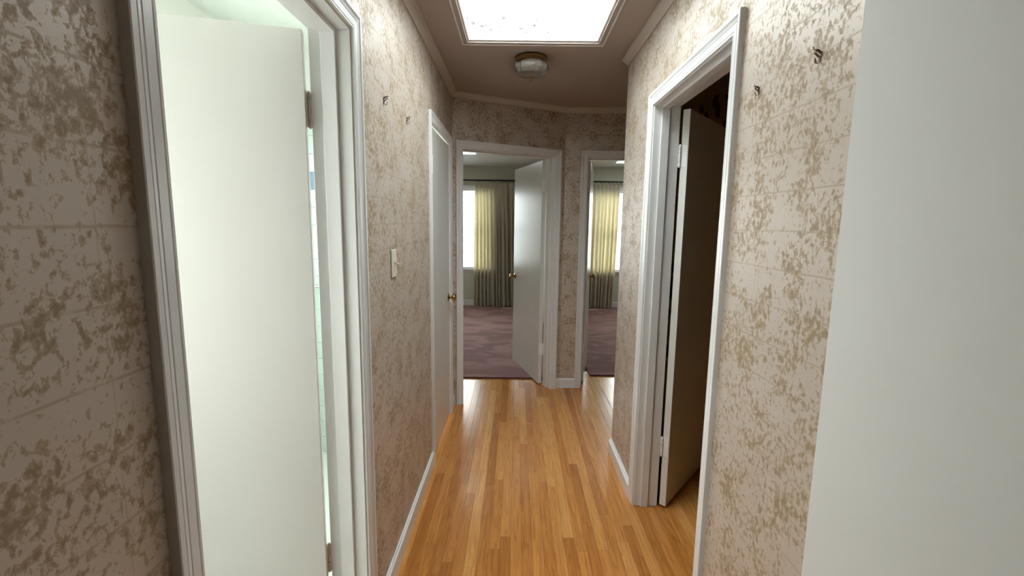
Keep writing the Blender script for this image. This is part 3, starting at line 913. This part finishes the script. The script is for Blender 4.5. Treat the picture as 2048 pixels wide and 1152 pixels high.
# ------------------------------------------------------------------ bedroom windows, blinds, curtains
def bedroom_window(name, w, label, blind_label):
    cx, cz = (w[0]+w[1])/2, (w[2]+w[3])/2
    hw, hh = (w[1]-w[0])/2, (w[3]-w[2])/2
    r = empty(name, (cx, YB, cz), 0, label, 'window', 'structure')
    window_frame(r, hw, hh, 0.09, M['glass'])
    sill = MB().box((-hw-0.05, -0.045, -hh-0.028), (hw+0.05, 0.07, -hh), 0.004).build('sill', M['white'], r)
    MB().box((-hw-0.03, -0.012, -hh-0.075), (hw+0.03, 0.0, -hh-0.028), 0.003).build('apron', M['white'], r)
    fr = MB()
    for sx in (-1, 1):
        a, b = sorted((sx*hw, sx*(hw+0.05))); fr.box((a, -0.014, -hh), (b, 0, hh+0.05), 0.003)
    fr.box((-hw, -0.014, hh), (hw, 0, hh+0.05), 0.003)
    fr.build('window_casing', M['white'], r)
    b = empty('window_blind', (cx, YB+0.03, cz), 0, blind_label, 'blind')
    MB().box((-hw+0.01, -0.022, hh-0.05), (hw-0.01, 0.018, hh-0.004), 0.003).build('head_rail', M['blind'], b)
    MB().box((-hw+0.012, -0.012, -hh+0.004), (hw-0.012, 0.012, -hh+0.022), 0.003).build('bottom_rail', M['blind'], b)
    s = MB(); z = -hh+0.035
    while z < hh-0.055:
        s.quadstrip([[(x, -0.0117, z-0.0035), (x, 0.0, z+0.0015), (x, 0.0117, z+0.0035), (x, 0.0117, z+0.0043), (x, 0.0, z+0.0023), (x, -0.0117, z-0.0027)] for x in (-hw+0.012, hw-0.012)], True)
        z += 0.0225
    so = s.build('slats', M['blind'], b); so['kind'] = 'stuff'
    for x in (-hw*0.7, 0.0, hw*0.7):
        MB().tube([(x, -0.0135, -hh+0.02), (x, -0.0135, hh-0.05)], 0.0009, 6).build('ladder_cord', M['blind'], b)
    return r
bedroom_window('window_1', W1, 'bright left bedroom window with white frame', 'white slatted blind in the left bedroom window')
bedroom_window('window_2', W2, 'bright right bedroom window with white frame', 'white slatted blind in the right bedroom window')

def curtain(name, x0, x1, label, folds, seed, flare=0.0, ztop=2.160, zbot=0.025, x0b=None, x1b=None):
    rr = random.Random(seed); n = int(folds*12); nz = 26
    x0b = x0 if x0b is None else x0b; x1b = x1 if x1b is None else x1b
    ph = [rr.uniform(-0.35, 0.35) for _ in range(int(folds)+2)]
    am = [rr.uniform(0.65, 1.2) for _ in range(int(folds)+2)]
    rings = []
    for j in range(nz+1):
        f = j/nz; z = ztop+(zbot-ztop)*f
        a = 0.014+0.042*min(1.0, f*2.4)
        row = []
        for i in range(n+1):
            u = i/n; k = min(int(u*folds), len(ph)-2); s_ = u*folds-k
            p_ = ph[k]*(1-s_)+ph[k+1]*s_; m_ = am[k]*(1-s_)+am[k+1]*s_
            x = (x0+(x1-x0)*u)*(1-f)+(x0b+(x1b-x0b)*u)*f
            w_ = 2*PI*(u*folds+p_*(0.3+0.7*f))
            y = YB-0.115+a*m_*math.sin(w_)+0.004*math.sin(9*f+u*7)
            row.append((x+0.010*m_*math.cos(2*w_)*f, y, z))
        rings.append(row)
    m2 = MB(); m2.quadstrip(rings, False, True)
    o_ = m2.build(name, M['curtain'], None, fix=False)
    tag(o_, label, 'curtain')
    # pinch pleat heading
    hd = MB()
    hd.quadstrip([[(x0+(x1-x0)*i/(n), YB-0.115+0.012*math.sin(2*PI*folds*i/n)-0.002, z) for i in range(n+1)] for z in (ztop+0.008, ztop-0.075)], False, True)
    hd.build('heading_tape', M['curtain'], o_, fix=False)
    return o_
curtain('curtain', -0.735, -0.185, 'cream floor length curtain at the left bedroom window, window side panel', 9, 3, x0b=-0.745, x1b=-0.135)
curtain('curtain', -0.150, 0.36, 'grey cream curtain panel partly behind the open left bedroom door', 8, 5, x0b=-0.105)
curtain('curtain', 1.15, 1.765, 'yellow backlit curtain in the right bedroom', 9, 8, x1b=1.715)
def rod(x0, x1, rings, label):
    r = empty('curtain_rod', ((x0+x1)/2, YB-0.115, 2.215), 0, label, 'curtain rod')
    c = (x0+x1)/2
    MB().tube([(x0-c, 0, 0), (x1-c, 0, 0)], 0.0135, 14).build('pole', M['rod'], r)
    for x, s in ((x0-c, -1), (x1-c, 1)):
        MB().lathe([(0.0, -0.002), (0.018, 0.0), (0.014, 0.010), (0.024, 0.024), (0.028, 0.040), (0.020, 0.056), (0.006, 0.066), (0.0, 0.068)], 16, 'x', (0, 0, 0)).build('finial', M['rod'], r).matrix_local = Matrix.Translation((x, 0, 0)) @ Matrix.Diagonal((s, 1, 1, 1))
    ring_me = None
    for x in rings:
        if ring_me is None:
            pts = [(0, 0.021*math.cos(2*PI*k/16), 0.021*math.sin(2*PI*k/16)-0.006) for k in range(16)]
            mr = MB()
            rg = [[(0.0032*math.cos(2*PI*q_/6), (0.019+0.0032*math.sin(2*PI*q_/6))*math.cos(2*PI*k/16), (0.019+0.0032*math.sin(2*PI*q_/6))*math.sin(2*PI*k/16)-0.006) for q_ in range(6)] for k in range(17)]
            mr.quadstrip(rg, True, True, cap=False); mr.box((-0.0015, -0.002, -0.042), (0.0015, 0.002, -0.026))
            o_ = mr.build('ring', M['rod'], r); ring_me = o_.data
        else:
            o_ = D.objects.new('ring', ring_me); C.objects.link(o_); o_.parent = r
        o_.location = (x-c, 0, 0)
    for x in (x0+0.06, x1-0.06):
        MB().tube([(x-c, 0.115, 0.01), (x-c, 0.06, 0.01), (x-c, 0.02, 0.0)], 0.006, 8).build('bracket', M['rod'], r)
rod(-2.80, 0.37, [-0.72+0.058*k for k in range(10)]+[-0.14+0.062*k for k in range(8)]+[-0.68, -0.45, -0.39], 'dark curtain rod with rings in the left bedroom')
rod(0.80, 2.95, [1.16+0.067*k for k in range(10)], 'dark curtain rod with rings in the right bedroom')

# lit ceiling fixtures of the bedrooms
def panel(x0, x1, y0, y1, label):
    r = empty('ceiling_lamp', ((x0+x1)/2, (y0+y1)/2, ZC), 0, label, 'ceiling light')
    a, b = (x1-x0)/2, (y1-y0)/2
    MB().box((-a, -b, -0.02), (a, b, 0.001), 0.004).build('housing', M['white'], r)
    MB().box((-a+0.012, -b+0.012, -0.028), (a-0.012, b-0.012, -0.018), 0.003).build('diffuser', M['lamp_panel'], r)
panel(-1.70, -0.58, 6.10, 6.72, 'lit flat ceiling light in the left bedroom')
panel(1.52, 2.60, 6.85, 7.47, 'lit flat ceiling light in the right bedroom')

# white cables lying by the curtain hems
for (cx, cy, label) in ((-0.13, 7.98, 'white cable on the carpet under the left bedroom curtain'), (1.29, 7.98, 'white cable on the carpet under the right bedroom curtain')):
    pts = [(-0.12+0.03*k, 0.02*math.sin(k*1.3), 0.0185+0.003*math.sin(k*2.0)) for k in range(9)]
    o_ = MB().tube(pts, 0.006, 6).build('cable', M['cable']); o_.location = (cx, cy, 0)
    tag(o_, label, 'cable')
